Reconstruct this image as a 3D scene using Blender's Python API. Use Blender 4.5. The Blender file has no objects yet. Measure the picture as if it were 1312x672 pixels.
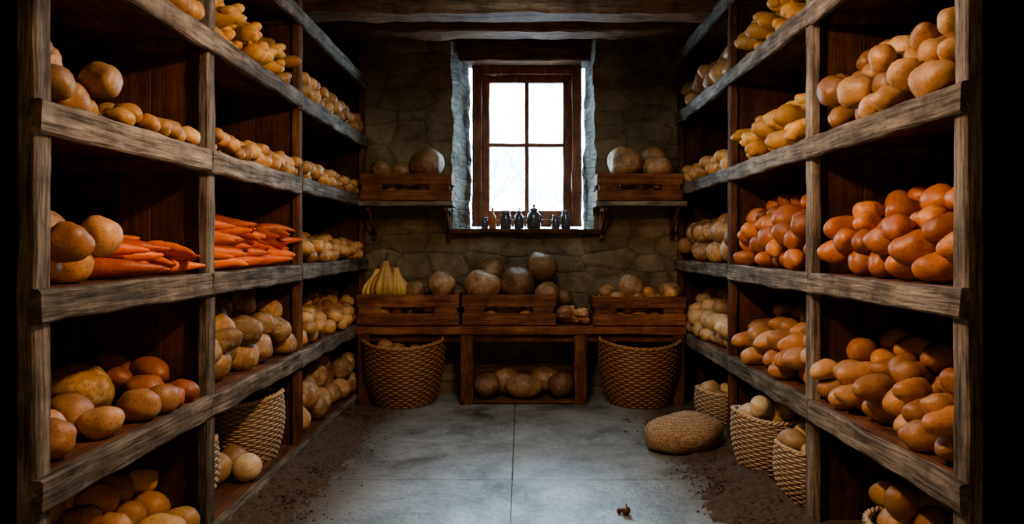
import bpy, math, random
import numpy as np
from mathutils import Vector, noise, Matrix
random.seed(7); rng=np.random.default_rng(7)
D=bpy.data; C=bpy.context
def link(o):
    C.scene.collection.objects.link(o); return o
# ---------------------------------------------------------------- mesh builder
class MB:
    def __init__(s): s.v=[];s.f=[];s.m=[];s.a=[];s.sm=[];s.n=0
    def add(s,V,F,mat=0,var=None,smooth=False):
        if var is None: var=random.random()
        V=np.asarray(V,float)
        s.v.append(V); n=s.n
        for f in F: s.f.append(tuple(i+n for i in f))
        s.m+= [mat]*len(F); s.sm+=[smooth]*len(F); s.a.append(np.zeros(len(V))+var); s.n+=len(V)
    def build(s,name,mats,parent=None):
        me=D.meshes.new(name); V=np.concatenate(s.v)
        me.from_pydata(V.tolist(),[],s.f); me.update()
        for m in mats: me.materials.append(m)
        me.polygons.foreach_set('material_index',s.m)
        me.polygons.foreach_set('use_smooth',s.sm)
        at=me.attributes.new('var','FLOAT','POINT'); at.data.foreach_set('value',np.concatenate(s.a).astype(np.float32))
        o=D.objects.new(name,me); link(o)
        if parent: o.parent=parent
        return o
def empty(name,loc=(0,0,0)):
    o=D.objects.new(name,None); o.location=loc; link(o); return o
# ---------------------------------------------------------------- materials
def newmat(name):
    m=D.materials.new(name); m.use_nodes=True; nt=m.node_tree; b=nt.nodes['Principled BSDF']
    return m,nt,b
def N(nt,t,**k):
    n=nt.nodes.new(t)
    for a,v in k.items():
        if a in n.inputs.keys(): n.inputs[a].default_value=v
        else: setattr(n,a,v)
    return n
def ramp(nt,src,stops):
    r=nt.nodes.new('ShaderNodeValToRGB'); e=r.color_ramp.elements
    while len(e)<len(stops): e.new(0.5)
    for i,(p,c) in enumerate(stops):
        e[i].position=p; e[i].color=(*c,1) if len(c)==3 else c
    nt.links.new(src,r.inputs[0]); return r
def mixc(nt,fac,a,b,mode='MIX'):
    m=nt.nodes.new('ShaderNodeMix'); m.data_type='RGBA'; m.blend_type=mode
    L=nt.links.new
    for s,i in ((fac,0),(a,6),(b,7)):
        if isinstance(s,(int,float)): m.inputs[i].default_value=s
        elif isinstance(s,tuple): m.inputs[i].default_value=(*s,1)
        else: L(s,m.inputs[i])
    return m.outputs[2]
def coords(nt,scale,useoff=True):
    tc=N(nt,'ShaderNodeTexCoord'); at=N(nt,'ShaderNodeAttribute',attribute_name='var')
    mp=N(nt,'ShaderNodeMapping'); mp.inputs['Scale'].default_value=scale
    if useoff:
        mu=N(nt,'ShaderNodeVectorMath',operation='SCALE'); cb=N(nt,'ShaderNodeCombineXYZ')
        for i in range(3): nt.links.new(at.outputs['Fac'],cb.inputs[i])
        nt.links.new(cb.outputs[0],mu.inputs[0]); mu.inputs['Scale'].default_value=7.3
        ad=N(nt,'ShaderNodeVectorMath',operation='ADD')
        nt.links.new(tc.outputs['Object'],ad.inputs[0]); nt.links.new(mu.outputs[0],ad.inputs[1])
        nt.links.new(ad.outputs[0],mp.inputs['Vector'])
    else: nt.links.new(tc.outputs['Object'],mp.inputs['Vector'])
    return mp.outputs[0],at.outputs['Fac'],tc
def wood(name,axis,c0,c1,c2,rough=0.75,bump=0.6,crack=0.8):
    m,nt,b=newmat(name); L=nt.links.new
    sc=[26,26,26]; sc[axis]=2.2
    v,var,tc=coords(nt,sc)
    n1=N(nt,'ShaderNodeTexNoise',Scale=1.0,Detail=9.0,Roughness=0.7,Distortion=0.35); L(v,n1.inputs['Vector'])
    sc2=[90,90,90]; sc2[axis]=4.5
    v2,_,_=coords(nt,sc2)
    n2=N(nt,'ShaderNodeTexNoise',Scale=1.0,Detail=4.0,Roughness=0.6); L(v2,n2.inputs['Vector'])
    n3=N(nt,'ShaderNodeTexNoise',Scale=5.0,Detail=8.0,Roughness=0.7); L(tc.outputs['Object'],n3.inputs['Vector'])
    r=ramp(nt,n1.outputs['Fac'],[(0.28,c0),(0.5,c1),(0.72,c2)])
    cr=ramp(nt,n2.outputs['Fac'],[(0.36,(0.25,0.22,0.2)),(0.5,(1,1,1))])
    c=mixc(nt,crack,r.outputs[0],cr.outputs[0],'MULTIPLY')
    pr=ramp(nt,n3.outputs['Fac'],[(0.36,(0.38,0.33,0.29)),(0.62,(1.18,1.15,1.1))])
    c=mixc(nt,0.85,c,pr.outputs[0],'MULTIPLY')
    vr=ramp(nt,var,[(0,(0.7,0.68,0.66)),(1,(1.15,1.12,1.1))])
    c=mixc(nt,1.0,c,vr.outputs[0],'MULTIPLY')
    L(c,b.inputs['Base Color']); b.inputs['Roughness'].default_value=rough
    b.inputs['Specular IOR Level'].default_value=0.3
    mx=N(nt,'ShaderNodeMath',operation='ADD'); L(n1.outputs['Fac'],mx.inputs[0]); L(n2.outputs['Fac'],mx.inputs[1])
    bp=N(nt,'ShaderNodeBump',Strength=bump,Distance=0.012); L(mx.outputs[0],bp.inputs['Height']); L(bp.outputs[0],b.inputs['Normal'])
    return m
G0,G1,G2=(0.05,0.045,0.038),(0.235,0.21,0.175),(0.47,0.44,0.38)
B0,B1,B2=(0.04,0.017,0.008),(0.18,0.08,0.034),(0.32,0.155,0.068)
greyW=[wood('weathered_wood_%s'%a,i,G0,G1,G2) for i,a in enumerate('xyz')]
brownW=[wood('brown_wood_%s'%a,i,B0,B1,B2,crack=.5) for i,a in enumerate('xyz')]
beamW=wood('beam_wood',0,(0.11,0.06,0.034),(0.36,0.2,0.11),(0.52,0.33,0.2),crack=.6)
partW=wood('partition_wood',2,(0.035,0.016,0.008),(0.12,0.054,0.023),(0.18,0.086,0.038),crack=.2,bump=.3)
shadeW=wood('shaded_end_wood',2,(0.004,0.003,0.0025),(0.008,0.006,0.005),(0.015,0.011,0.009))  # near-black colour puts the shade of the unlit end panels into the wood
crateW=wood('crate_wood',0,(0.08,0.033,0.015),(0.27,0.115,0.05),(0.40,0.195,0.095),crack=.6)
crateWy=wood('crate_wood_side',1,(0.08,0.033,0.015),(0.27,0.115,0.05),(0.40,0.195,0.095),crack=.6)
frameW=wood('window_frame_wood',2,(0.12,0.05,0.03),(0.32,0.145,0.085),(0.44,0.24,0.15),0.45,0.3,.4)
def produce(name,a,b_,spot,rough=0.36,spotamt=0.5,scale=14,bump=0.26,patch=None):
    m,nt,b=newmat(name); L=nt.links.new
    v,var,tc=coords(nt,(1,1,1))
    n1=N(nt,'ShaderNodeTexNoise',Scale=float(scale),Detail=8.0,Roughness=0.66); L(v,n1.inputs['Vector'])
    n2=N(nt,'ShaderNodeTexNoise',Scale=scale*7.0,Detail=4.0,Roughness=0.7); L(v,n2.inputs['Vector'])
    c=mixc(nt,var,a,b_)
    f=ramp(nt,n1.outputs['Fac'],[(0.43,(0,0,0)),(0.65,(spotamt,)*3)])
    c=mixc(nt,f.outputs[0],c,spot)
    if patch:
        n3=N(nt,'ShaderNodeTexNoise',Scale=scale*1.7,Detail=8.0,Roughness=0.75); L(v,n3.inputs['Vector'])
        g=ramp(nt,n3.outputs['Fac'],[(0.5,(0,0,0)),(0.62,(0.8,)*3)])
        c=mixc(nt,g.outputs[0],c,patch)
    s=ramp(nt,n2.outputs['Fac'],[(0.31,(0.38,0.31,0.26)),(0.45,(1,1,1))])
    c=mixc(nt,0.9,c,s.outputs[0],'MULTIPLY')
    wn=N(nt,'ShaderNodeTexWhiteNoise',noise_dimensions='1D'); L(var,wn.inputs['W'])
    vb=ramp(nt,wn.outputs['Value'],[(0,(0.5,0.46,0.42)),(.5,(0.93,.93,.93)),(1,(1.25,1.25,1.25))])
    c=mixc(nt,1.0,c,vb.outputs[0],'MULTIPLY')
    L(c,b.inputs['Base Color'])
    rg=ramp(nt,n1.outputs['Fac'],[(.35,(rough,)*3),(.65,(rough+.16,)*3)]); L(rg.outputs[0],b.inputs['Roughness'])
    ad=N(nt,'ShaderNodeMath',operation='ADD'); L(n1.outputs['Fac'],ad.inputs[0]); L(n2.outputs['Fac'],ad.inputs[1])
    bp=N(nt,'ShaderNodeBump',Strength=bump,Distance=0.007); L(ad.outputs[0],bp.inputs['Height']); L(bp.outputs[0],b.inputs['Normal'])
    return m
M={}
M['gold']=produce('golden_potato_skin',(0.68,0.43,0.17),(0.49,0.24,0.08),(0.29,0.13,0.05))
M['brown']=produce('brown_potato_skin',(0.60,0.355,0.16),(0.40,0.19,0.075),(0.21,0.10,0.042))
M['orange']=produce('sweet_potato_skin',(0.66,0.265,0.085),(0.47,0.15,0.048),(0.28,0.09,0.04),0.32)
M['pink']=produce('pink_root_skin',(0.66,0.37,0.175),(0.53,0.23,0.085),(0.33,0.13,0.055),0.32,0.35)
M['pale']=produce('pale_potato_skin',(0.70,0.55,0.32),(0.57,0.38,0.17),(0.32,0.18,0.09))
M['mott']=produce('mottled_squash_skin',(0.50,0.30,0.125),(0.42,0.22,0.08),(0.15,0.085,0.04),0.42,0.75,9,0.45,patch=(0.66,0.53,0.34))
M['pump']=produce('pumpkin_skin',(0.47,0.27,0.115),(0.37,0.19,0.072),(0.12,0.065,0.035),0.4,0.75,10,0.5,patch=(0.54,0.40,0.25))
M['ging']=produce('ginger_skin',(0.78,0.48,0.15),(0.66,0.35,0.09),(0.38,0.17,0.05),0.38,0.5,25,0.35)
M['carrot']=produce('carrot_skin',(0.88,0.225,0.04),(0.76,0.155,0.03),(0.52,0.11,0.03),0.33,0.4,18,0.22)
M['gourd']=produce('yellow_gourd_skin',(0.74,0.51,0.16),(0.64,0.41,0.11),(0.3,0.2,0.07),0.36,0.4,12)
M['stem']=produce('dry_stem',(0.16,0.13,0.07),(0.11,0.08,0.04),(0.06,0.04,0.02),0.8)
def simple(name,col,rough=0.6,metal=0,bumps=0,sc=60,usevar=False):
    m,nt,b=newmat(name); L=nt.links.new
    v,var,tc=coords(nt,(1,1,1),not usevar)
    n=N(nt,'ShaderNodeTexNoise',Scale=float(sc),Detail=5.0); L(v,n.inputs['Vector'])
    r=ramp(nt,n.outputs['Fac'],[(0.3,tuple(c*0.6 for c in col)),(0.7,tuple(min(1,c*1.25) for c in col))])
    c=r.outputs[0]
    if usevar:
        q=ramp(nt,var,[(0.1,(.22,.19,.17)),(.55,(.85,.85,.85)),(1,(1.2,1.18,1.15))]); c=mixc(nt,1.0,c,q.outputs[0],'MULTIPLY')  # low var darkens the colour: shade painted into the weave crevices
    L(c,b.inputs['Base Color']); b.inputs['Roughness'].default_value=rough; b.inputs['Metallic'].default_value=metal
    if bumps:
        bp=N(nt,'ShaderNodeBump',Strength=bumps,Distance=0.004); L(n.outputs['Fac'],bp.inputs['Height']); L(bp.outputs[0],b.inputs['Normal'])
    return m
wicker=simple('brown_wicker',(0.40,0.21,0.085),0.55,0,0.4,90,True)
rope=simple('cream_rope_weave',(0.58,0.46,0.30),0.8,0,0.5,120,True)
soil=simple('dark_soil',(0.088,0.058,0.039),0.95,0,1.0,38)
jarM=simple('dark_jar_glass',(0.16,0.175,0.19),0.15,0.4)
amberM=simple('amber_bottle_glass',(0.5,0.2,0.07),0.2)
capM=simple('jar_lid',(0.3,0.26,0.22),0.4,.5)
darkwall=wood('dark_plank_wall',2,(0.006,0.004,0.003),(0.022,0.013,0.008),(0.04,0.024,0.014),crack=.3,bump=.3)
def stonemat(name,ca,cb,cc,scl=1.0,mort=.5):
    m,nt,b=newmat(name); L=nt.links.new
    tc=N(nt,'ShaderNodeTexCoord')
    nd=N(nt,'ShaderNodeTexNoise',Scale=3.0,Detail=4.0); L(tc.outputs['Object'],nd.inputs['Vector'])
    ad=N(nt,'ShaderNodeVectorMath',operation='MULTIPLY_ADD'); L(nd.outputs['Color'],ad.inputs[0]); ad.inputs[1].default_value=(0.12,0.05,0.10); L(tc.outputs['Object'],ad.inputs[2])
    mp=N(nt,'ShaderNodeMapping'); mp.inputs['Scale'].default_value=(2.9*scl,0.8,6.2*scl); L(ad.outputs[0],mp.inputs['Vector'])
    vo=N(nt,'ShaderNodeTexVoronoi',feature='DISTANCE_TO_EDGE',Scale=1.0,Randomness=0.5); L(mp.outputs[0],vo.inputs['Vector'])
    vc=N(nt,'ShaderNodeTexVoronoi',feature='F1',Scale=1.0,Randomness=0.5); L(mp.outputs[0],vc.inputs['Vector'])
    n1=N(nt,'ShaderNodeTexNoise',Scale=6.0,Detail=12.0,Roughness=0.74); L(tc.outputs['Object'],n1.inputs['Vector'])
    n2=N(nt,'ShaderNodeTexNoise',Scale=1.6,Detail=4.0,Roughness=0.6); L(tc.outputs['Object'],n2.inputs['Vector'])
    r=ramp(nt,n1.outputs['Fac'],[(0.3,ca),(0.52,cb),(0.72,cc)])
    sep=N(nt,'ShaderNodeSeparateColor'); L(vc.outputs['Color'],sep.inputs[0])
    st=ramp(nt,sep.outputs[0],[(0,(0.72,0.69,0.66)),(1,(1.2,1.17,1.12))])
    c=mixc(nt,0.75,r.outputs[0],st.outputs[0],'MULTIPLY')
    mo=ramp(nt,vo.outputs['Distance'],[(0.0,(0.5,0.46,0.41)),(0.06,(1,1,1))])
    c=mixc(nt,mort,c,mo.outputs[0],'MULTIPLY')
    pt=ramp(nt,n2.outputs['Fac'],[(0.35,(0.6,0.58,0.55)),(0.65,(1.15,1.15,1.15))])
    c=mixc(nt,0.85,c,pt.outputs[0],'MULTIPLY')
    L(c,b.inputs['Base Color']); b.inputs['Roughness'].default_value=0.9
    h=ramp(nt,vo.outputs['Distance'],[(0,(0,0,0)),(0.10,(0.35,)*3),(0.4,(0.45,)*3)])
    sm=N(nt,'ShaderNodeMath',operation='MULTIPLY_ADD'); L(n1.outputs['Fac'],sm.inputs[0]); sm.inputs[1].default_value=1.3; L(h.outputs[0],sm.inputs[2])
    bp=N(nt,'ShaderNodeBump',Strength=0.9,Distance=0.035); L(sm.outputs[0],bp.inputs['Height']); L(bp.outputs[0],b.inputs['Normal'])
    return m
stoneM=stonemat('rough_stone_wall',(0.14,0.112,0.074),(0.27,0.222,0.15),(0.39,0.335,0.24),1.0,.6)
revealM=stonemat('plastered_reveal',(0.15,0.147,0.126),(0.30,0.295,0.26),(0.44,0.43,0.385),3.0,.3)
# floor
fm,nt,b=newmat('worn_concrete'); L=nt.links.new
tc=N(nt,'ShaderNodeTexCoord')
n1=N(nt,'ShaderNodeTexNoise',Scale=2.2,Detail=12.0,Roughness=0.72,Distortion=0.4); L(tc.outputs['Object'],n1.inputs['Vector'])
n2=N(nt,'ShaderNodeTexNoise',Scale=26.0,Detail=6.0,Roughness=0.7); L(tc.outputs['Object'],n2.inputs['Vector'])
n3=N(nt,'ShaderNodeTexNoise',Scale=1.6,Detail=9.0,Roughness=0.75,Distortion=0.8); L(tc.outputs['Object'],n3.inputs['Vector'])
r=ramp(nt,n1.outputs['Fac'],[(0.34,(0.15,0.15,0.138)),(0.5,(0.26,0.275,0.265)),(0.66,(0.39,0.415,0.405))])
s=ramp(nt,n2.outputs['Fac'],[(0.32,(0.45,0.42,0.38)),(0.5,(1,1,1))])
c=mixc(nt,0.6,r.outputs[0],s.outputs[0],'MULTIPLY')
d=ramp(nt,n3.outputs['Fac'],[(0.36,(0.34,0.29,0.24)),(0.47,(1,1,1))])
c=mixc(nt,0.85,c,d.outputs[0],'MULTIPLY')
sx_=N(nt,'ShaderNodeSeparateXYZ'); L(tc.outputs['Object'],sx_.inputs[0])
ab=N(nt,'ShaderNodeMath',operation='ABSOLUTE'); L(sx_.outputs[0],ab.inputs[0])
am=N(nt,'ShaderNodeMath',operation='MULTIPLY_ADD'); L(n1.outputs['Fac'],am.inputs[0]); am.inputs[1].default_value=.7; L(ab.outputs[0],am.inputs[2])
mr=N(nt,'ShaderNodeMapRange'); L(am.outputs[0],mr.inputs[0]); mr.inputs[1].default_value=1.15; mr.inputs[2].default_value=1.45; mr.inputs[4].default_value=.9
c=mixc(nt,mr.outputs[0],c,(0.10,0.068,0.047))
L(c,b.inputs['Base Color'])
rr=ramp(nt,n1.outputs['Fac'],[(0.3,(0.6,)*3),(0.65,(0.28,)*3)]); L(rr.outputs[0],b.inputs['Roughness'])
ad=N(nt,'ShaderNodeMath',operation='ADD'); L(n1.outputs['Fac'],ad.inputs[0]); L(n2.outputs['Fac'],ad.inputs[1])
bp=N(nt,'ShaderNodeBump',Strength=0.4,Distance=0.025); L(ad.outputs[0],bp.inputs['Height']); L(bp.outputs[0],b.inputs['Normal'])
# ---------------------------------------------------------------- primitives
def board(mb,x0,x1,y0,y1,z0,z1,mat=0,amp=0.003,ch=0.006,seg=0.1,var=None):
    lo=np.array([min(x0,x1),min(y0,y1),min(z0,z1)]);hi=np.array([max(x0,x1),max(y0,y1),max(z0,z1)])
    d=hi-lo; ax=int(np.argmax(d)); o=[i for i in range(3) if i!=ax]
    if ax==1: o=[2,0]
    ch=min(ch,d[o[0]]*0.3,d[o[1]]*0.3)
    a0,a1,b0,b1=lo[o[0]],hi[o[0]],lo[o[1]],hi[o[1]]
    ring=[(a0+ch,b0),(a1-ch,b0),(a1,b0+ch),(a1,b1-ch),(a1-ch,b1),(a0+ch,b1),(a0,b1-ch),(a0,b0+ch)]
    n=max(1,int(d[ax]/seg)); V=[];sd=random.random()*50
    for i in range(n+1):
        t=lo[ax]+d[ax]*i/n
        for k,(a,bb) in enumerate(ring):
            p=[0,0,0]; p[ax]=t
            q=noise.noise_vector(Vector((t*6+sd,a*12,bb*12+sd)))*amp*1.6
            p[o[0]]=a+q[0]; p[o[1]]=bb+q[1]; V.append(p)
    F=[]
    for i in range(n):
        for k in range(8):
            k2=(k+1)%8; F.append((i*8+k,i*8+k2,(i+1)*8+k2,(i+1)*8+k))
    F.append(tuple(range(7,-1,-1))); F.append(tuple(n*8+k for k in range(8)))
    mb.add(V,F,mat,var)
def lathe(mb,prof,cx,cy,cz,seg=24,mat=0,var=None,ribs=0,rib=0.0,bend=(0,0),cap=True):
    V=[];F=[]
    H=prof[-1][1] or 1
    for (r,z) in prof:
        for k in range(seg):
            a=2*math.pi*k/seg; rr=r*(1+(rib*(abs(math.cos(a*ribs/2))-0.6) if ribs else 0))
            t=max(0,z/H); V.append((cx+rr*math.cos(a)+bend[0]*t*t,cy+rr*math.sin(a)+bend[1]*t*t,cz+z))
    for i in range(len(prof)-1):
        for k in range(seg):
            k2=(k+1)%seg; F.append((i*seg+k,i*seg+k2,(i+1)*seg+k2,(i+1)*seg+k))
    if cap: F.append(tuple(range(seg-1,-1,-1))); F.append(tuple((len(prof)-1)*seg+k for k in range(seg)))
    mb.add(V,F,mat,var,True)
def tube(mb,pts,rad,seg=8,mat=0,var=None):
    pts=[Vector(p) for p in pts]; V=[];F=[]
    for i,p in enumerate(pts):
        t=(pts[min(i+1,len(pts)-1)]-pts[max(i-1,0)]).normalized()
        u=t.cross(Vector((0,0,1)));
        if u.length<0.05: u=t.cross(Vector((1,0,0)))
        u.normalize(); w=t.cross(u); r=rad[i] if isinstance(rad,(list,tuple)) else rad
        for k in range(seg):
            a=2*math.pi*k/seg; V.append(p+u*(r*math.cos(a))+w*(r*math.sin(a)))
    for i in range(len(pts)-1):
        for k in range(seg):
            k2=(k+1)%seg; F.append((i*seg+k,(i+1)*seg+k,(i+1)*seg+k2,i*seg+k2))
    F.append(tuple(range(seg))); F.append(tuple((len(pts)-1)*seg+k for k in range(seg-1,-1,-1)))
    mb.add([tuple(v) for v in V],F,mat,var,True)
# ---- produce base shapes
def blob(nx=14,ns=18,rfun=None,namp=0.08,nf=1.3,bend=0.0,el=2.0):
    V=[];F=[];sd=random.random()*100
    for i in range(nx+1):
        th=math.pi*i/nx; t=-math.cos(th); r=rfun(t,th) if rfun else math.sin(th)
        if i in(0,nx):
            V.append((t,bend*t*t-bend*0.3,0)); continue
        for k in range(ns):
            a=2*math.pi*k/ns; V.append((t,r*math.cos(a)+bend*t*t-bend*0.3,r*math.sin(a)))
    V=np.array(V)
    for j in range(len(V)):
        p=V[j]; q=Vector((p[0]*el*0.5*nf+sd,p[1]*nf,p[2]*nf)); f=1+namp*noise.noise(q)*1.6+namp*0.3*noise.noise(q*2.7)
        V[j]=(p[0]*(1+(f-1)*0.5),p[1]*f,p[2]*f)
    for k in range(ns):
        k2=(k+1)%ns; F.append((0,1+k2,1+k))
    for i in range(nx-2):
        a=1+i*ns
        for k in range(ns):
            k2=(k+1)%ns; F.append((a+k,a+k2,a+ns+k2,a+ns+k))
    a=1+(nx-2)*ns; e=len(V)-1
    for k in range(ns):
        k2=(k+1)%ns; F.append((a+k,a+k2,e))
    return V,F
KIND={}
KIND['potato']=([blob(16,20,rfun=lambda t,th:math.sin(th)**0.9,namp=0.13,nf=1.2,bend=random.uniform(-.15,.15)) for _ in range(14)])
KIND['round']=([blob(18,22,rfun=lambda t,th:math.sin(th),namp=0.08,nf=1.1) for _ in range(10)])
def swf(s): return lambda t,th:(max(0,math.sin(th))**0.92)*(1+0.18*s*t)
KIND['sweet']=([blob(18,20,rfun=swf(random.choice((-1,1))),namp=0.11,nf=1.1,bend=random.uniform(-.28,.28),el=3) for _ in range(14)])
def carf(t,th):
    u=(t+1)/2
    r=(1-u)**0.55*0.75+0.22*(1-u)+0.05
    if u<0.06: r*= (u/0.06)**0.5
    return r*(1+0.025*math.sin(u*60))
KIND['carrot']=([blob(36,16,rfun=carf,namp=0.06,bend=random.uniform(-.5,.5),el=6) for _ in range(8)])
def merge(parts):
    V=[];F=[];n=0
    for v,f in parts:
        V.append(v);F+=[tuple(i+n for i in q) for q in f];n+=len(v)
    return np.concatenate(V),F
def gingerv():
    parts=[]
    v,f=blob(10,12,namp=0.15); parts.append((v*np.array([1,0.75,0.75]),f))
    for _ in range(random.randint(4,6)):
        v,f=blob(8,10,namp=0.15); yaw=random.uniform(0,6.28); pt=random.uniform(-.6,.9)
        R=np.array(Matrix.Rotation(yaw,3,'Z')@Matrix.Rotation(-pt,3,'Y')); v=v*np.array([0.42,0.42,0.42])
        v=v@R.T+np.array([random.uniform(-.8,.8),random.uniform(-.55,.55),random.uniform(-.3,.65)])
        parts.append((v,f))
    return merge(parts)
KIND['ginger']=[gingerv() for _ in range(8)]
def pumpkin_base(ribs=10,depth=0.08,squash=0.85):
    nx,ns=18,40;V=[];F=[];sd=random.random()*99
    for i in range(nx+1):
        th=math.pi*i/nx
        for k in range(ns):
            a=2*math.pi*k/ns; r=math.sin(th)*(1-depth*(1-abs(math.cos(a*ribs/2)))*1.0)
            z=-math.cos(th)*squash; 
            if th>2.4: z-=0.18*((th-2.4)/0.74)**2
            q=Vector((r*math.cos(a)*1.3+sd,r*math.sin(a)*1.3,z*1.3))
            f=1+0.1*noise.noise(q)+.025*noise.noise(q*5)
            V.append((r*math.cos(a)*f,r*math.sin(a)*f,z*f))
    for i in range(nx):
        for k in range(ns):
            k2=(k+1)%ns; F.append((i*ns+k,i*ns+k2,(i+1)*ns+k2,(i+1)*ns+k))
    return np.array(V),F
PUMP=[pumpkin_base(random.choice((8,10,12)),random.choice((0.02,0.05)),random.uniform(.84,.95)) for _ in range(6)]
def put(mb,kind,c,r,L,yaw,pitch=0.0,roll=None,mat=0,var=None):
    V,F=random.choice(KIND[kind]); 
    if roll is None: roll=random.uniform(0,6.28) if kind!='ginger' else random.uniform(-.5,.5)
    R=np.array(Matrix.Rotation(yaw,3,'Z')@Matrix.Rotation(-pitch,3,'Y')@Matrix.Rotation(roll,3,'X'))
    W=(V*np.array([L/2,r,r]))@R.T+np.array(c); mb.add(W,F,mat,var,True)
def pumpkin(mb,x,y,z,r,tilt=(0,0),mat=0,stem=True,smat=1,sx=1.0):
    V,F=random.choice(PUMP); R=np.array(Matrix.Rotation(tilt[0],3,'X')@Matrix.Rotation(tilt[1],3,'Y')@Matrix.Rotation(random.uniform(0,6),3,'Z'))
    W=(V*r)@R.T; W=W*np.array([sx,1,1]); h=-W[:,2].min(); mb.add(W+np.array([x,y,z+h]),F,mat,None,True)
    if stem:
        d=R@np.array([0,0,1.0]); p0=np.array([x,y,z+h])+d*r*0.68
        tube(mb,[p0,p0+d*r*0.15,p0+d*r*0.3+np.array([0.012,0,0])],[r*.13,r*.08,r*.07],8,smat)
# ---- piles
class Pile:
    def __init__(s): s.P=np.zeros((0,4))
    def drop(s,cands,k=0.9):
        out=[]
        for (x,y,of,rs) in cands:
            z=rs.max()*0.97
            if len(s.P):
                dx=(x+of[:,0])[:,None]-s.P[None,:,0]; dy=(y+of[:,1])[:,None]-s.P[None,:,1]
                R=(rs[:,None]+s.P[None,:,3])*k; q=R*R-dx*dx-dy*dy
                zz=np.where(q>0,s.P[None,:,2]+np.sqrt(np.maximum(q,0)),-1)
                z=max(z,zz.max())
            out.append(z)
        return np.array(out)
def fill(name,x0,x1,y0,y1,z,kind,n,rr,ratio,mat,h0=0.1,h1=0.25,yaw=0.0,ys=0.6,front=None,circle=None,parent=None,matl=None,k=0.93,mb=None,pile=None,prefer=0.0):
    own=mb is None
    if own: mb=MB()
    P=pile or Pile()
    xa,xb=min(x0,x1),max(x0,x1)
    for it in range(n):
        r=random.uniform(*rr); L=r*2*random.uniform(*ratio); yw=yaw+random.uniform(-ys,ys)
        cands=[]
        if kind=='carrot': ts=np.array([-0.85,-0.5,-0.1,0.3,0.7]); rs=r*np.array([.95,.85,.7,.5,.3])
        elif L/r>2.3: ts=np.array([-1,0,1])*(1-r/(L/2))*0.95; rs=r*np.array([.88,1,.88])
        else: ts=np.array([0.0]); rs=np.array([r])
        of=np.stack([ts*L/2*math.cos(yw),ts*L/2*math.sin(yw)],1)
        ex=np.abs(of[:,0]).max()+r; ey=np.abs(of[:,1]).max()+r
        for _ in range(30):
            if xb-xa<2*ex*0.8 or y1-y0<2*ey*0.8: break
            x=random.uniform(xa+ex*0.8,xb-ex*0.8); y=random.uniform(y0+ey*.9,y1-ey*.9)
            if circle:
                if math.hypot(x-circle[0],y-circle[1])+max(ex,ey)*0.9>circle[2]: continue
            cands.append((x,y,of,rs))
        if not cands: continue
        zs=P.drop(cands,k)
        sc=[]
        for (cx,cy,_,_),zz in zip(cands,zs):
            u=0.5 if front is None else min(1,abs(cx-front)/(xb-xa))
            hm=h0+(h1-h0)*min(1,u*1.6)
            sc.append(zz+ (9 if zz+r>hm else 0)+prefer*u)
        i=int(np.argmin(sc))
        if sc[i]>8: continue
        cx,cy=cands[i][:2]; zz=zs[i]
        P.P=np.concatenate([P.P,np.stack([cx+of[:,0],cy+of[:,1],np.full(len(rs),zz),rs],1)])
        put(mb,kind,(cx,cy,z+zz),r,L,yw,random.uniform(-.15,.15) if zz>r*1.2 and kind!='carrot' else (random.uniform(-.12,.02) if kind=='carrot' and zz>r*1.3 else 0),None,0 if matl is None else matl)
        if kind=='carrot':
            d=np.array([math.cos(yw),math.sin(yw),0]); p=np.array([cx,cy,z+zz])-d*L*0.49
            tube(mb,[p,p-d*0.02],[r*.3,r*.2],6,1)
    if own: return mb.build(name,[M[mat],M['stem']],parent)
    return mb
# ================================================================= ROOM
WX=2.02; BY=6.1; CZ=3.15
LY=[1.99,3.07,4.31,6.08]; RY=[2.17,3.31,4.57,6.08]
LZ=[0.64,1.17,1.70,2.215,2.72]; RZ=[0.57,1.16,1.79,2.41,2.93]
mb=MB()
mb.add([(-2.6,-2,-0.03),(2.6,-2,-0.03),(2.6,6.8,-0.03),(-2.6,6.8,-0.03)],[(0,1,2,3)],1)
xs=[-2.1,-0.05,2.1]; ysb=[-2,0.4,2.1,3.86,6.2]
for i in range(2):
    for j in range(4):
        board(mb,xs[i]+.002,xs[i+1]-.002,ysb[j]+.002,ysb[j+1]-.002,-0.1,0,0,0.001,0.003,0.2)
mb.build('floor',[fm,soil])
OX0,OX1,OZ0,OZ1=-0.60,0.64,1.40,3.08
def rough_quad(mb,p,u,v,nu,nv,amp,mat=0,nrm=(0,1,0),keep=None):
    V=[];F=[];p=np.array(p,float);u=np.array(u,float);v=np.array(v,float)
    for i in range(nu+1):
        for j in range(nv+1):
            q=p+u*i/nu+v*j/nv; w=Vector(q)
            d=noise.noise_vector(w*3.2)*amp+noise.noise_vector(w*9)*amp*0.5+noise.noise_vector(w*24)*amp*0.25
            V.append(tuple(q+np.array(d)))
    for i in range(nu):
        for j in range(nv):
            a=i*(nv+1)+j; F.append((a,a+nv+1,a+nv+2,a+1))
    mb.add(V,F,mat,0.5,True)
mb=MB(); A=0.03
rough_quad(mb,(-2.2,BY,-0.1),(2.2+OX0,0,0),(0,0,3.5),48,100,A)
rough_quad(mb,(OX1,BY,-0.1),(2.2-OX1,0,0),(0,0,3.5),48,100,A)
rough_quad(mb,(OX0,BY,-0.1),(OX1-OX0,0,0),(0,0,OZ0+0.1),36,42,A)
rough_quad(mb,(OX0,BY,OZ1),(OX1-OX0,0,0),(0,0,3.4-OZ1),36,10,A)
RX0,RX1,RYb=-0.47,0.57,6.48
rough_quad(mb,(OX0,BY,OZ0),(0,0,OZ1-OZ0),(RX0-OX0,RYb-BY,0),60,14,A,1)
rough_quad(mb,(OX1,BY,OZ0),(RX1-OX1,RYb-BY,0),(0,0,OZ1-OZ0),14,60,A,1)
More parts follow.
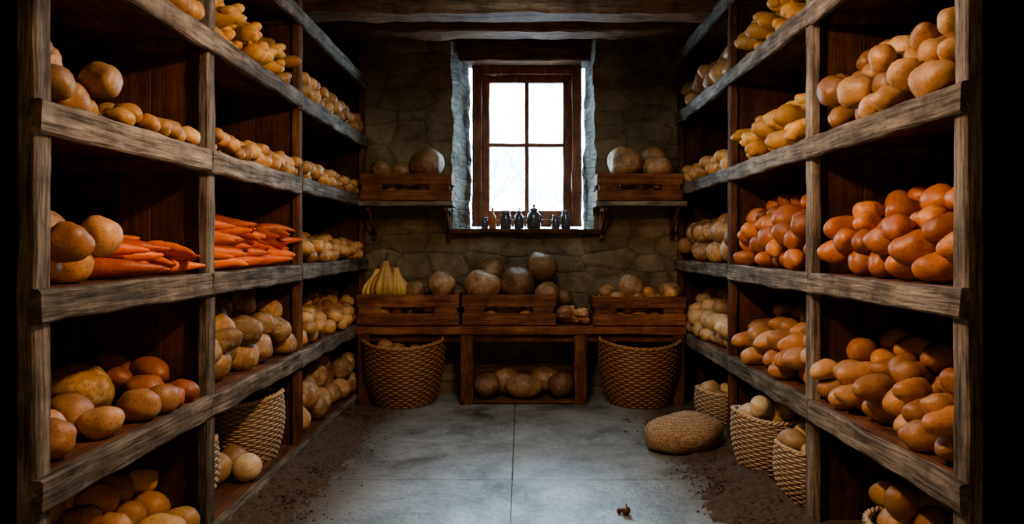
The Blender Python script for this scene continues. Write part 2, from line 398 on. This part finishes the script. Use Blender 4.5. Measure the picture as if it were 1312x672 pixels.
mb.add([(-2.6,6.55,-.1),(RX0-.02,6.55,-.1),(RX0-.02,6.55,3.5),(-2.6,6.55,3.5)],[(0,1,2,3)],0)
mb.add([(RX1+.02,6.55,-.1),(2.6,6.55,-.1),(2.6,6.55,3.5),(RX1+.02,6.55,3.5)],[(0,1,2,3)],0)
mb.add([(RX0-.02,6.55,-.1),(RX1+.02,6.55,-.1),(RX1+.02,6.55,1.40),(RX0-.02,6.55,1.40)],[(0,1,2,3)],0)
mb.add([(RX0-.1,6.55,3.0),(RX1+.1,6.55,3.0),(RX1+.1,6.55,3.5),(RX0-.1,6.55,3.5)],[(0,1,2,3)],0)
mb.build('wall_back',[stoneM,revealM])
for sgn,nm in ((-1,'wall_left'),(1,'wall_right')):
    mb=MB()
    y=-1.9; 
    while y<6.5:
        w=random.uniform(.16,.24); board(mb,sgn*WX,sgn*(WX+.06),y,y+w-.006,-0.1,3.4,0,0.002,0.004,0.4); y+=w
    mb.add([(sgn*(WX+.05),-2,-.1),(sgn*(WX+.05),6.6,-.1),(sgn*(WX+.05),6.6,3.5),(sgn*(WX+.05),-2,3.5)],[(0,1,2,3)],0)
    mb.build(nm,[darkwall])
mb=MB(); rough_quad(mb,(-2.2,-1.9,-.1),(4.4,0,0),(0,0,3.5),30,30,A); mb.build('wall_front',[stoneM])
mb=MB()
x=-2.2
while x<2.2:
    w=random.uniform(.17,.23); board(mb,x,x+w-.005,-2,6.6,CZ,CZ+.04,0,.002,.004,.3); x+=w
mb.add([(-2.6,-2,CZ+.05),(2.6,-2,CZ+.05),(2.6,6.6,CZ+.05),(-2.6,6.6,CZ+.05)],[(0,1,2,3)],0)
mb.build('ceiling',[brownW[1]])
for y0,y1,z in ((5.72,5.98,3.03),(4.85,5.1,2.9),(3.3,3.55,2.9),(1.6,1.85,2.9),(0.0,.25,2.9)):
    mb=MB(); board(mb,-WX,WX,y0,y1,z,CZ,0,0.012,0.02,0.12); mb.build('ceiling_beam',[beamW])
# ---------------- window
win=empty('window_1')
mb=MB()
fy0,fy1=6.40,6.50; wx0,wx1,wz0,wz1=-0.45,0.55,1.45,2.92
board(mb,wx0,wx0+.09,fy0,fy1,wz0,wz1,0); board(mb,wx1-.09,wx1,fy0,fy1,wz0,wz1,0)
board(mb,wx0+.09,wx1-.09,fy0,fy1,wz1-.08,wz1,1); board(mb,wx0+.09,wx1-.09,fy0,fy1,wz0,wz0+.07,1)
gx0,gx1,gz0,gz1=-0.29,0.38,1.60,2.77; s0,s1=6.43,6.48
board(mb,wx0+.09,gx0,s0,s1,gz0-.08,wz1-.08,0); board(mb,gx1,wx1-.09,s0,s1,gz0-.08,wz1-.08,0)
board(mb,gx0,gx1,s0,s1,gz1,wz1-.08,1); board(mb,gx0,gx1,s0,s1,gz0-.08,gz0,1)
mx=(gx0+gx1)/2+.005; mz=2.20
board(mb,mx-.02,mx+.02,s0+.005,s1-.005,gz0,gz1,0); board(mb,gx0,mx-.02,s0+.005,s1-.005,mz-.018,mz+.018,1); board(mb,mx+.02,gx1,s0+.005,s1-.005,mz-.018,mz+.018,1)
mb.build('frame',[frameW,frameW],win)
gm=D.materials.new('window_glass'); gm.use_nodes=True; g=gm.node_tree; g.nodes.clear()
o=g.nodes.new('ShaderNodeOutputMaterial'); t=g.nodes.new('ShaderNodeBsdfTransparent'); gl=g.nodes.new('ShaderNodeBsdfGlossy'); gl.inputs['Roughness'].default_value=0.05
mi=g.nodes.new('ShaderNodeMixShader'); fr=g.nodes.new('ShaderNodeFresnel'); fr.inputs[0].default_value=1.3
g.links.new(fr.outputs[0],mi.inputs[0]); g.links.new(t.outputs[0],mi.inputs[1]); g.links.new(gl.outputs[0],mi.inputs[2]); g.links.new(mi.outputs[0],o.inputs[0])
mb=MB(); mb.add([(gx0,6.456,gz0),(gx1,6.456,gz0),(gx1,6.456,gz1),(gx0,6.456,gz1)],[(0,1,2,3)]); mb.build('panes',[gm],win)
mb=MB(); board(mb,-.62,.68,6.0,6.5,1.385,1.425,0,.004,.006,.08); mb.build('trim_1',[brownW[0]])
mb=MB(); board(mb,-.60,.64,6.22,6.52,2.92,3.1,0,.006,.01,.08); mb.build('trim_2',[brownW[0]])
# ---------------- shelving
def rack(side,Ys,Zs,plinth):
    e=empty('wooden_shelving_rack'); s=side
    for j,y in enumerate(Ys):
        mb=MB(); w=.055 if j==0 else .048
        y0=y-.04 if j<3 else y-.06
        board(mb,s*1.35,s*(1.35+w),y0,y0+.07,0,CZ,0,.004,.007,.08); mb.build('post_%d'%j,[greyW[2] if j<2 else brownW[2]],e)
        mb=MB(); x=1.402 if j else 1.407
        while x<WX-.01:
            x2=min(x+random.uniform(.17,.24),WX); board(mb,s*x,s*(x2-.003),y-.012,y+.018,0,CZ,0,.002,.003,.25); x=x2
        mb.build('partition_%d'%j,[shadeW if j==0 else partW],e)
    for i,z in enumerate(Zs):
        mb=MB()
        for j in range(3):
            a=Ys[j]-.05; b2=Ys[j+1]-.055 if j<2 else Ys[3]
            dz=random.uniform(-.006,.006)
            board(mb,s*1.325,s*1.362,a,b2,z-.092+dz,z+.002,0,.006,.007,.05)
        mb.build('shelf_edge_%d'%i,[greyW[1]],e)
        mb=MB(); x=1.363
        while x<WX-.01:
            x2=min(x+random.uniform(.15,.21),WX)
            board(mb,s*x,s*(x2-.004),Ys[0]+.02,Ys[3],z-.035,z,0,.0015,.004,.2); x=x2
        for j in range(3):
            for yy in (Ys[j]+.03,Ys[j+1]-.05): board(mb,s*1.44,s*2.0,yy,yy+.03,z-.085,z-.036,0,.002,.004,.15)
        mb.build('shelf_board_%d'%i,[brownW[1]],e)
    if plinth:
        mb=MB(); board(mb,s*1.32,s*1.362,Ys[0],Ys[3],0,.075,1,.006,.008,.06); board(mb,s*1.363,s*WX,Ys[0]+.02,Ys[3],.03,.07,0,.002); mb.build('plinth',[brownW[1],greyW[1]],e)
    return e
rack(-1,LY,LZ,True); rack(1,RY,RZ,False)
# ---------------- produce on shelves
def sh(side,bay,z,kind,n,rr,ratio,mat,h0,h1,name,depth=.5,y0=None,y1=None,yaw=0.0,ys=.6,prefer=0.0,front0=1.33,k=.93):
    Ys=LY if side<0 else RY
    a=(Ys[bay]+.06) if y0 is None else y0; b2=(Ys[bay+1]-.03) if y1 is None else y1
    if bay==2 and y1 is None: b2-=.04
    return fill(name,side*front0,side*(front0+depth),a,b2,z,kind,n,rr,ratio,mat,h0,h1,yaw,ys,front=side*front0,prefer=prefer,k=k)
# left
sh(-1,0,1.70,'potato',34,(.055,.072),(1.1,1.4),'brown',.17,.33,'potato_pile',y1=2.40)
sh(-1,0,1.70,'potato',130,(.034,.046),(1.05,1.4),'gold',.085,.16,'potato_pile',y0=2.40)
sh(-1,1,1.70,'potato',170,(.032,.044),(1.05,1.4),'gold',.12,.2,'potato_pile')
sh(-1,2,1.70,'potato',200,(.036,.048),(1.05,1.3),'gold',.12,.2,'potato_pile',depth=.4)
sh(-1,0,2.215,'potato',60,(.04,.055),(1.1,1.4),'gold',.1,.2,'potato_pile',y0=2.5)
sh(-1,1,2.215,'ginger',70,(.05,.068),(1.2,1.6),'ging',.2,.34,'ginger_root_pile',depth=.4)
sh(-1,2,2.215,'potato',150,(.04,.055),(1.05,1.3),'gold',.15,.26,'potato_pile',depth=.4)
sh(-1,0,1.17,'potato',34,(.062,.085),(1.05,1.3),'pink',.2,.33,'potato_pile',y1=2.38)
sh(-1,0,1.17,'carrot',44,(.034,.046),(2.6,3.4),'carrot',.12,.2,'carrot_pile',y0=2.40,yaw=.1,ys=.6,depth=.55,front0=1.31)
sh(-1,1,1.17,'carrot',90,(.036,.050),(2.5,3.2),'carrot',.2,.32,'carrot_pile',yaw=.05,ys=1.0,depth=.55,front0=1.30)
sh(-1,2,1.17,'potato',180,(.038,.05),(1.05,1.3),'gold',.13,.22,'potato_pile',depth=.45)
sh(-1,0,.64,'potato',50,(.045,.066),(1.1,1.5),'orange',.12,.2,'sweet_potato_pile',y0=2.76)
sh(-1,0,.64,'potato',26,(.055,.075),(1.1,1.4),'pink',.13,.17,'sweet_potato_pile',y1=2.5,depth=.3)
sh(-1,0,.64,'potato',6,(.055,.065),(1.1,1.4),'pink',.14,.14,'sweet_potato_pile',y0=2.5,y1=2.78,depth=.18)
sh(-1,1,.64,'potato',100,(.06,.09),(1.15,1.4),'mott',.22,.42,'mottled_potato_pile')
sh(-1,2,.64,'potato',130,(.045,.062),(1.05,1.3),'gold',.14,.3,'potato_pile',depth=.45)
sh(-1,0,.072,'potato',80,(.055,.075),(1.1,1.4),'gold',.16,.3,'potato_pile')
sh(-1,2,.072,'round',60,(.08,.105),(1.0,1.05),'mott',.26,.46,'round_squash_pile',depth=.5)
# right
sh(1,0,2.41,'potato',30,(.05,.065),(1.1,1.4),'gold',.12,.2,'potato_pile',y0=2.7)
sh(1,1,2.41,'ginger',90,(.058,.08),(1.2,1.7),'ging',.22,.38,'ginger_root_pile',depth=.42)
sh(1,2,2.41,'potato',90,(.055,.08),(1.1,1.3),'gold',.2,.34,'potato_pile',depth=.42)
sh(1,0,1.79,'sweet',110,(.05,.07),(1.25,1.6),'brown',.24,.42,'russet_potato_pile',yaw=math.pi/2*.7,ys=.9)
sh(1,1,1.79,'ginger',100,(.058,.085),(1.2,1.6),'ging',.22,.36,'ginger_root_pile',depth=.42)
sh(1,2,1.79,'potato',120,(.045,.06),(1.1,1.4),'gold',.14,.24,'potato_pile',depth=.4)
sh(1,0,1.16,'sweet',120,(.048,.075),(1.25,1.75),'orange',.22,.4,'sweet_potato_pile',yaw=.4,ys=.9)
sh(1,1,1.16,'sweet',150,(.048,.07),(1.3,1.7),'orange',.22,.46,'sweet_potato_pile',yaw=.4,ys=.8)
sh(1,2,1.16,'round',90,(.06,.095),(1.0,1.15),'mott',.26,.4,'round_squash_pile',depth=.45)
sh(1,0,.57,'sweet',120,(.046,.062),(1.4,1.9),'pink',.16,.35,'sweet_potato_pile',yaw=.15,ys=.35)
sh(1,1,.57,'sweet',130,(.048,.062),(1.4,1.8),'pink',.17,.36,'sweet_potato_pile',yaw=.15,ys=.4)
sh(1,2,.57,'potato',110,(.05,.075),(1.05,1.3),'pale',.2,.38,'potato_pile',depth=.45)
def one_pumpkin(x,y,z,r,name='pumpkin',mat='pump',tilt=None,stem=True):
    mb=MB(); pumpkin(mb,x,y,z,r,tilt or (random.uniform(-.4,.4),random.uniform(-.4,.4)),0,stem); return mb.build(name,[M[mat],M['stem']])
one_pumpkin(-1.66,2.63,.64,.12,mat='mott',stem=False)
# ---------------- bench
be=empty('wooden_bench')
mb=MB(); board(mb,-1.32,1.32,5.63,5.84,.565,.635,0,.005,.008); board(mb,-1.32,1.32,5.845,6.06,.565,.635,0,.005,.008); mb.build('top',[crateW],be)
mb=MB(); board(mb,-1.31,1.31,5.68,5.71,.5,.565,0,.003); mb.build('apron',[brownW[0]],be)
for i,x in enumerate((-1.265,-.44,.48,1.265)):
    for j,y in enumerate((5.64,5.96)):
        mb=MB(); board(mb,x-.05,x+.05,y,y+.08,0,.565,0,.004,.008,.08); mb.build('leg_%d_%d'%(i,j),[brownW[2]],be)
mb=MB(); board(mb,-.385,.425,5.66,6.04,.004,.03,0,.002); mb.build('lower_board',[brownW[0]],be)
mb=MB()
for x,y,r,sx in ((-.285,5.76,.11,1),(-.14,5.93,.13,1.1),(.02,5.75,.105,1.45),(.19,5.93,.13,1.1),(.325,5.77,.108,1)): pumpkin(mb,x,y,.032,r,(random.uniform(-.5,.5),random.uniform(-.5,.5)),0,False,sx=sx)
mb.build('pumpkin_row',[M['pump'],M['stem']])
for x0,x1 in ((-1.34,-.56),(.61,1.35)):
    e=empty('wall_shelf'); mb=MB(); board(mb,x0,x1,5.72,6.08,1.605,1.645,0,.004); mb.build('board',[greyW[0]],e)
    mb=MB()
    for x in (x0+.08,x1-.06):
        board(mb,x-.015,x+.015,5.76,6.06,1.57,1.604,0); 
        tube(mb,[(x,5.80,1.58),(x,6.06,1.36)],.012,6,0)
        board(mb,x-.015,x+.015,6.03,6.06,1.34,1.57,0)
    mb.build('bracket',[brownW[1]],e)
def crate(x0,x1,y0,y1,z,h,name='wooden_crate'):
    mb=MB(); t=.016; g=h*.2
    hs=(h-g)/2
    zz=[(z+.004,z+hs),(z+hs+g,z+h)]
    for a,b2 in zz:
        for y in (y0,y1-t): board(mb,x0,x1,y,y+t,a,b2,0,.002,.003)
        for x in (x0,x1-t): board(mb,x,x+t,y0+t,y1-t,a,b2,1,.002,.003)
    w=(x1-x0)*.22
    for xx in (x0+t,x1-t-w):
        board(mb,xx,xx+w,y0+t*.2,y0+t*1.6,z+hs-.01,z+hs+g+.01,0,.001,.002)
    for xx in (x0+t,x1-t-.035):
        for y in (y0+t,y1-t-.035): board(mb,xx,xx+.035,y,y+.035,z+.004,z+h-.005,1,.001,.003)
    n=4; 
    for i in range(n):
        a=y0+t+(y1-y0-2*t)*i/n; board(mb,x0+t,x1-t,a,a+(y1-y0-2*t)/n-.008,z+.002,z+.016,0,.001,.002)
    mb.build(name,[crateW,crateWy])
crate(-1.318,-.50,5.62,6.0,.637,.25); crate(-.475,.275,5.64,6.0,.637,.25); crate(.575,1.318,5.62,6.0,.637,.235)
crate(-1.318,-.57,5.74,6.03,1.647,.225); crate(.62,1.318,5.74,6.03,1.647,.225)
def crate_fill(x0,x1,y0,y1,z,h,big,kind='potato',mat='gold',rr=(.05,.065),n=26):
    fill('potato_pile',x0+.04,x1-.04,y0+.04,y1-.04,z+.016,kind,n,rr,(1.05,1.4),mat,h,h,0,3)
crate_fill(-1.318,-.50,5.62,6.0,.637,.22,None,n=40)
crate_fill(-.475,.275,5.64,6.0,.637,.2,None,n=34,mat='brown')
crate_fill(.575,1.318,5.62,6.0,.637,.3,None,n=60,mat='gold',rr=(.045,.062))
crate_fill(-1.318,-.57,5.74,6.03,1.647,.2,None,n=28,mat='brown')
crate_fill(.62,1.318,5.74,6.03,1.647,.2,None,n=28,mat='brown')
for x,y,z,r in ((-.79,5.87,1.83,.145),(-1.17,5.87,1.82,.095),(-1.01,5.9,1.83,.085),(.86,5.87,1.83,.15),(1.14,5.88,1.82,.13),
                (1.12,5.97,1.92,.11),
                (-.88,5.8,.83,.09),(-.66,5.81,.84,.12),
                (-.32,5.78,.81,.155),(-.27,5.95,.94,.13),(-.03,5.79,.83,.145),(.17,5.88,.98,.135),(.21,5.77,.79,.105),
                (.90,5.8,.82,.12),(1.22,5.8,.82,.095)):
    one_pumpkin(x,y,z,r,'round_squash','pump',stem=False)
one_pumpkin(.36,5.78,.637,.085,'round_squash','pump',stem=False)
one_pumpkin(.36,5.9,.78,.08,'round_squash','pump',stem=False)
mb=MB()
fill('x',.29,.56,5.64,5.9,.637,'ginger',12,(.035,.05),(1.2,1.6),'brown',.12,.16,0,3,mb=mb); mb.build('ginger_root_pile',[M['brown'],M['stem']])
mb=MB()
prof=[(.03,0),(.065,.006),(.092,.035),(.10,.075),(.09,.115),(.066,.155),(.043,.19),(.030,.22),(.023,.25),(.015,.272)]
for x,y,bx,by,s in ((-1.13,5.755,.02,0,1.15),(-1.02,5.78,-.015,.01,.95),(-1.225,5.78,.04,.02,.9),(-1.12,5.88,0,0,1.0)):
    lathe(mb,[(r*s,z*s) for r,z in prof],x,y,.845,60,0,None,10,.2,(bx,by))
    tube(mb,[(x+bx,y+by,.845+.267*s),(x+bx*1.2,y+by,.845+.30*s),(x+bx*1.5+.012,y+by,.845+.33*s)],[.014,.010,.012],8,1)
mb.build('yellow_gourd_cluster',[M['gourd'],M['stem']])
# ---------------- baskets
def basket(name,cx,cy,z,rb,rt,h,mat,stakes=32,rows=16,handles=True,sx=1.0,wav=.02,rimr=.014,bulge=.06,amp=.007,tilt=None):
    e=empty(name,(cx,cy,z)); mb=MB()
    ns=stakes*6; nr=rows*4; 
    for inner in (0,1):
        V=[];F=[];A_=[]
        for i in range(nr+1):
            t=i/nr
            for k in range(ns):
                a=2*math.pi*k/ns
                r=rb+(rt-rb)*t**.8+bulge*math.sin(math.pi*t)*.4
                row=i//4; w=math.cos(a*stakes/2+math.pi*row); pr=math.sin(math.pi*((i%4)+.02)/4)
                hgt=(0.6+.4*w)*pr
                r+=amp*(hgt*1.5-.6)
                if inner: r-=.02
                zz=t*h+wav*math.cos(2*a)*t*t*t
                V.append((r*math.cos(a)*sx,r*math.sin(a),zz+(0.01 if inner and i==0 else 0))); A_.append(hgt if not inner else .3)  # weave height goes to var, so crevices are painted darker
        for i in range(nr):
            for k in range(ns):
                k2=(k+1)%ns; q=(i*ns+k,i*ns+k2,(i+1)*ns+k2,(i+1)*ns+k)
                F.append(q if not inner else q[::-1])
        F.append(tuple(range(ns-1,-1,-1)) if not inner else tuple(range(ns)))
        mb.add(V,F,0,np.array(A_),True)
    mb.build('weave',[mat],e)
    mb=MB()
    for ph in (0,math.pi):
        pts=[];n=140
        for k in range(n+1):
            a=2*math.pi*k/n; tw=a*22+ph
            r=rt-.006+rimr*.55*math.cos(tw); pts.append((r*math.cos(a)*sx,r*math.sin(a),h+wav*math.cos(2*a)+rimr*.55*math.sin(tw)))
        tube(mb,pts,rimr*.62,6,0,.75)
    mb.build('rim',[mat],e)
    if handles:
        mb=MB()
        for sg in (-1,1):
            pts=[(sg*(rt*sx-.014+.012*math.sin(math.pi*q/12)),.09*math.cos(math.pi*q/12),h+wav-.01+.055*math.sin(math.pi*q/12)) for q in range(13)]
            tube(mb,pts,.011,8,0,.75)
        mb.build('handles',[mat],e)
    return e
basket('wicker_basket',-.96,5.74,0,.24,.335,.50,wicker,46,24); basket('wicker_basket',.96,5.74,0,.24,.335,.50,wicker,46,24)
fill('potato_pile',-1.25,-.68,5.46,6.0,.25,'potato',30,(.06,.075),(1.1,1.3),'gold',.29,.29,0,3,circle=(-.96,5.74,.28))
fill('potato_pile',.68,1.25,5.46,6.0,.2,'potato',30,(.06,.075),(1.1,1.3),'brown',.2,.2,0,3,circle=(.96,5.74,.27))
basket('woven_basket',1.40,3.98,0,.14,.20,.34,rope,34,24,False,wav=.015,rimr=.012,amp=.006)
fill('potato_pile',1.2,1.6,3.78,4.18,.16,'potato',30,(.055,.08),(1.2,1.5),'pale',.3,.3,0,3,circle=(1.40,3.98,.18))
basket('woven_basket',1.47,3.57,0,.13,.17,.27,rope,30,20,False,wav=.01,rimr=.011,amp=.006)
fill('potato_pile',1.3,1.64,3.4,3.74,.1,'potato',26,(.055,.07),(1.2,1.4),'pale',.28,.28,0,3,circle=(1.47,3.57,.15))
basket('woven_basket',1.43,5.1,0,.12,.16,.24,rope,30,16,False,wav=.01,rimr=.011,amp=.006)
fill('potato_pile',1.28,1.6,4.94,5.26,.1,'potato',22,(.045,.06),(1.1,1.4),'pale',.22,.22,0,3,circle=(1.43,5.1,.14))
basket('woven_basket',1.62,2.75,0,.2,.25,.18,rope,40,12,False,wav=.005,rimr=.012,amp=.006)
fill('potato_pile',1.36,1.88,2.5,3.0,.03,'potato',70,(.058,.085),(1.05,1.3),'gold',.34,.34,0,3,circle=(1.62,2.75,.235))
basket('woven_basket',-1.58,4.02,.07,.165,.205,.36,rope,36,25,False,wav=.015,rimr=.013,amp=.006)
fill('potato_pile',-1.78,-1.38,3.82,4.22,.1,'potato',22,(.05,.06),(1.1,1.4),'brown',.25,.25,0,3,circle=(-1.58,4.02,.165))
basket('woven_basket',-1.60,3.28,.07,.13,.165,.30,rope,30,20,False,wav=.01,rimr=.011,amp=.006)
sh(-1,1,.072,'round',16,(.066,.082),(1.0,1.1),'pale',.17,.22,'round_squash_pile',y0=3.46,y1=3.82,depth=.3,front0=1.34)
# burlap sack
mb=MB(); V,F=blob(40,64,rfun=lambda t,th:math.sin(th)**.75,namp=.09,bend=.05)
me_=V*np.array([.245,.17,.13]); R=np.array(Matrix.Rotation(.12,3,'Z')@Matrix.Rotation(-.05,3,'Y'))
me_=me_@R.T; me_[:,2]=np.where(me_[:,2]<-.09,-.09+(me_[:,2]+.09)*.2,me_[:,2]); 
zmin=me_[:,2].min()
mb.add(me_+np.array([1.02,4.42,-zmin+.004]),F,0,.4,True)
sackM,nt,b=newmat('knit_burlap'); L=nt.links.new
tcs=N(nt,'ShaderNodeTexCoord'); vo=N(nt,'ShaderNodeTexVoronoi',Scale=75.0,Randomness=.35); L(tcs.outputs['Object'],vo.inputs['Vector'])
r=ramp(nt,vo.outputs['Distance'],[(0.1,(.60,.43,.26)),(.7,(.22,.13,.065))]); L(r.outputs[0],b.inputs['Base Color']); b.inputs['Roughness'].default_value=.85
iv=N(nt,'ShaderNodeMath',operation='SUBTRACT'); iv.inputs[0].default_value=1; L(vo.outputs['Distance'],iv.inputs[1])
bp=N(nt,'ShaderNodeBump',Strength=1.0,Distance=.006); L(iv.outputs[0],bp.inputs['Height']); L(bp.outputs[0],b.inputs['Normal'])
mb.build('burlap_sack',[sackM])
# ---------------- soil drifts
def drift(name,side,xin,y0,y1):
    mb=MB();V=[];F=[];nu,nv=80,360
    xa=xin-.3; xb=1.318
    for i in range(nu+1):
        for j in range(nv+1):
            x=xa+(xb-xa)*i/nu; y=y0+(y1-y0)*j/nv; u=(x-xin)/(xb-xin)
            nn=noise.noise(Vector((x*3+side*9,y*2.2,0)))*.5+noise.noise(Vector((x*11,y*11,side)))*.3+noise.noise(Vector((x*40,y*40,3)))*.3
            ed=min(1,(y-y0)/.5,(y1-y)/.5)
            z=.055*u*ed+.035*nn-.003-(.03 if ed<.05 else 0)
            if z>0: z+=.02*abs(noise.noise(Vector((x*22,y*22,7))))
            V.append((side*x,y,max(z,-.012)))
    for i in range(nu):
        for j in range(nv):
            a=i*(nv+1)+j; q=(a,a+nv+1,a+nv+2,a+1)
            if max(V[k][2] for k in q)>-.0119: F.append(q if side>0 else q[::-1])
    mb.add(V,F,0,.5,True)
    for _ in range(1300):
        y=random.uniform(y0+.1,y1-.1); x=min(1.3,xin+random.gauss(.08,.10)); r=abs(random.gauss(.002,.0022))+.0012
        if x>xin+.05: r*=1.7
        v,f=KIND['potato'][random.randrange(10)]
        mb.add(v*r*np.array([1,.8,.6])+np.array([side*x,y,r*.4+max(0,.05*(x-xin)/(xb-xin))]),f,0,None,True)
    mb.build(name,[soil])
drift('soil_drift',-1,1.05,2.2,5.5); drift('soil_drift',1,.95,2.2,5.2)
mb=MB(); put(mb,'round',(.50,3.36,.02),.02,.045,.4); put(mb,'potato',(.47,3.38,.012),.012,.03,1.0,mat=0); tube(mb,[(.5,3.36,.035),(.505,3.37,.05)],.004,6,1)
mb.build('fallen_chestnut',[produce('chestnut',(.16,.05,.03),(.12,.04,.02),(.05,.02,.01),.4),M['stem']])
# ---------------- jars on sill
def px(x,y=6.12): return (x-668)*y/900
SZ=1.427
def jar(x,y,r,h,kind):
    mb=MB(); nm='glass_jar'
    if kind=='jar':
        lathe(mb,[(r*.9,0),(r,.006),(r,h*.68),(r*.8,h*.78),(r*.75,h*.8)],x,y,SZ,20,0); lathe(mb,[(r*.82,h*.8),(r*.84,h*.82),(r*.84,h*.97),(r*.78,h)],x,y,SZ,20,1)
    elif kind=='bottle':
        nm='glass_bottle'; lathe(mb,[(r*.9,0),(r,.006),(r,h*.5),(r*.85,h*.6),(r*.35,h*.72),(r*.3,h*.88),(r*.38,h*.9),(r*.38,h*.93)],x,y,SZ,20,0); lathe(mb,[(r*.26,h*.93),(r*.28,h)],x,y,SZ,12,1)
    else:
        nm='stoppered_jar'; lathe(mb,[(r*.85,0),(r,.01),(r*1.02,h*.45),(r*.85,h*.62),(r*.5,h*.7),(r*.48,h*.76)],x,y,SZ,24,0); lathe(mb,[(r*.6,h*.76),(r*.62,h*.8),(r*.3,h*.86),(r*.12,h*.88),(r*.2,h*.93),(r*.2,h*.97),(r*.08,h)],x,y,SZ,16,1)
        tube(mb,[(x+r*.95,y,SZ+h*.25),(x+r*1.45,y,SZ+h*.35),(x+r*1.4,y,SZ+h*.52),(x+r*.8,y,SZ+h*.58)],.005,6,1)
    mb.build(nm,[amberM if kind=='bottle' else jarM,capM])
for x,r,h,k_ in ((621,.03,.10,'jar'),(631,.032,.185,'bottle'),(648,.048,.16,'jar'),(665,.042,.185,'stopper'),(684,.062,.215,'stopper'),(712,.036,.12,'jar'),(725,.042,.165,'jar')):
    jar(px(x),6.13 if k_!='stopper' else 6.15,r,h,k_)
# ---------------- outside
snow=simple('snowy_ground',(.7,.74,.8),.9,0,0,3)
mb=MB(); mb.add([(-30,6.8,.6),(30,6.8,.6),(30,60,.9),(-30,60,.9)],[(0,1,2,3)]); mb.build('outdoor_ground',[snow])
bark=simple('overexposed_bark',(.46,.53,.62),.9)  # pale colour stands in for overexposure against the bright sky
def tree(x,y,z,h,seed):
    random.seed(seed); mb=MB()
    def br(p,d,l,r,n):
        pts=[p];
        for i in range(4):
            d=(d+Vector((random.uniform(-.2,.2),random.uniform(-.2,.2),random.uniform(-.05,.15)))).normalized(); pts.append(pts[-1]+d*l/4)
        tube(mb,pts,[r*(1-.12*i) for i in range(5)],5)
        if n>0:
            for i in range(4 if n>1 else 3):
                q=pts[random.randint(1,4)]; dd=(d+Vector((random.uniform(-1,1),random.uniform(-.7,.7),random.uniform(-.1,.8)))).normalized(); br(q,dd,l*random.uniform(.5,.75),r*.5,n-1)
    br(Vector((x,y,z)),Vector((0,0,1)),h,.07,4); mb.build('bare_tree',[bark])
tree(-.7,13,.6,1.9,3); tree(1.4,16,.6,2.0,5); tree(.2,20,.6,2.2,8)
random.seed(11)
# ================================================================= LIGHT
w=D.worlds.new('w'); C.scene.world=w; w.use_nodes=True; bg=w.node_tree.nodes['Background']
bg.inputs[0].default_value=(.58,.82,1,1); bg.inputs[1].default_value=19.0
def lamp(name,t,loc,tgt,energy,col,**k):
    l=D.lights.new(name,t); l.energy=energy; l.color=col
    for a,v in k.items(): setattr(l,a,v)
    o=D.objects.new(name,l); o.location=loc; link(o)
    if tgt is not None: o.rotation_euler=(Vector(tgt)-Vector(loc)).to_track_quat('-Z','Y').to_euler()
    return o
p=lamp('window_portal','AREA',((gx0+gx1)/2,6.52,(gz0+gz1)/2),((gx0+gx1)/2,0,(gz0+gz1)/2),1,(1,1,1),shape='RECTANGLE',size=.75,size_y=1.25); p.data.cycles.is_portal=True
lamp('winter_sun','SUN',(0,10,6),(0,5,3.1),10.0,(.52,.79,1),angle=math.radians(22))
WARM=(1,.62,.33)
lamp('warm_fill_left','SPOT',(.3,2.4,2.5),(-1.5,3.4,1.1),180,WARM,spot_size=math.radians(110),spot_blend=1.0,shadow_soft_size=.06)  # unseen warm spot added to light the left shelves
lamp('warm_fill_right','SPOT',(-.3,2.4,2.5),(1.5,3.4,1.1),190,WARM,spot_size=math.radians(110),spot_blend=1.0,shadow_soft_size=.06)  # unseen warm spot added to light the right shelves
lamp('warm_fill_rear','SPOT',(0,3.0,2.75),(0,6.1,.8),50,(1,.68,.40),spot_size=math.radians(80),spot_blend=.9,shadow_soft_size=.10)  # unseen spot added to brighten the back wall and bench
lamp('warm_fill_low','POINT',(0,.1,1.05),None,27,WARM,shadow_soft_size=.10)  # unseen warm fill added near the camera for shelf undersides
for i,y in enumerate((2.6,4.2)):
    lamp('cool_fill_top','AREA',(0,y,3.05),(0,y,0),12,(.52,.80,1),shape='RECTANGLE',size=.9,size_y=.5)  # unseen cool fill added overhead for the aisle and shelf edges
C.scene.view_settings.look='AgX - Medium High Contrast'
# camera
cd=D.cameras.new('cam'); cam=D.objects.new('camera',cd); link(cam); cam.location=(0,0,1.3); cam.rotation_euler=(math.pi/2,0,0)
cd.sensor_width=36; cd.lens=36*900/1312; cd.shift_x=-12/1312; cd.shift_y=-24/1312; cd.clip_start=.05
C.scene.camera=cam
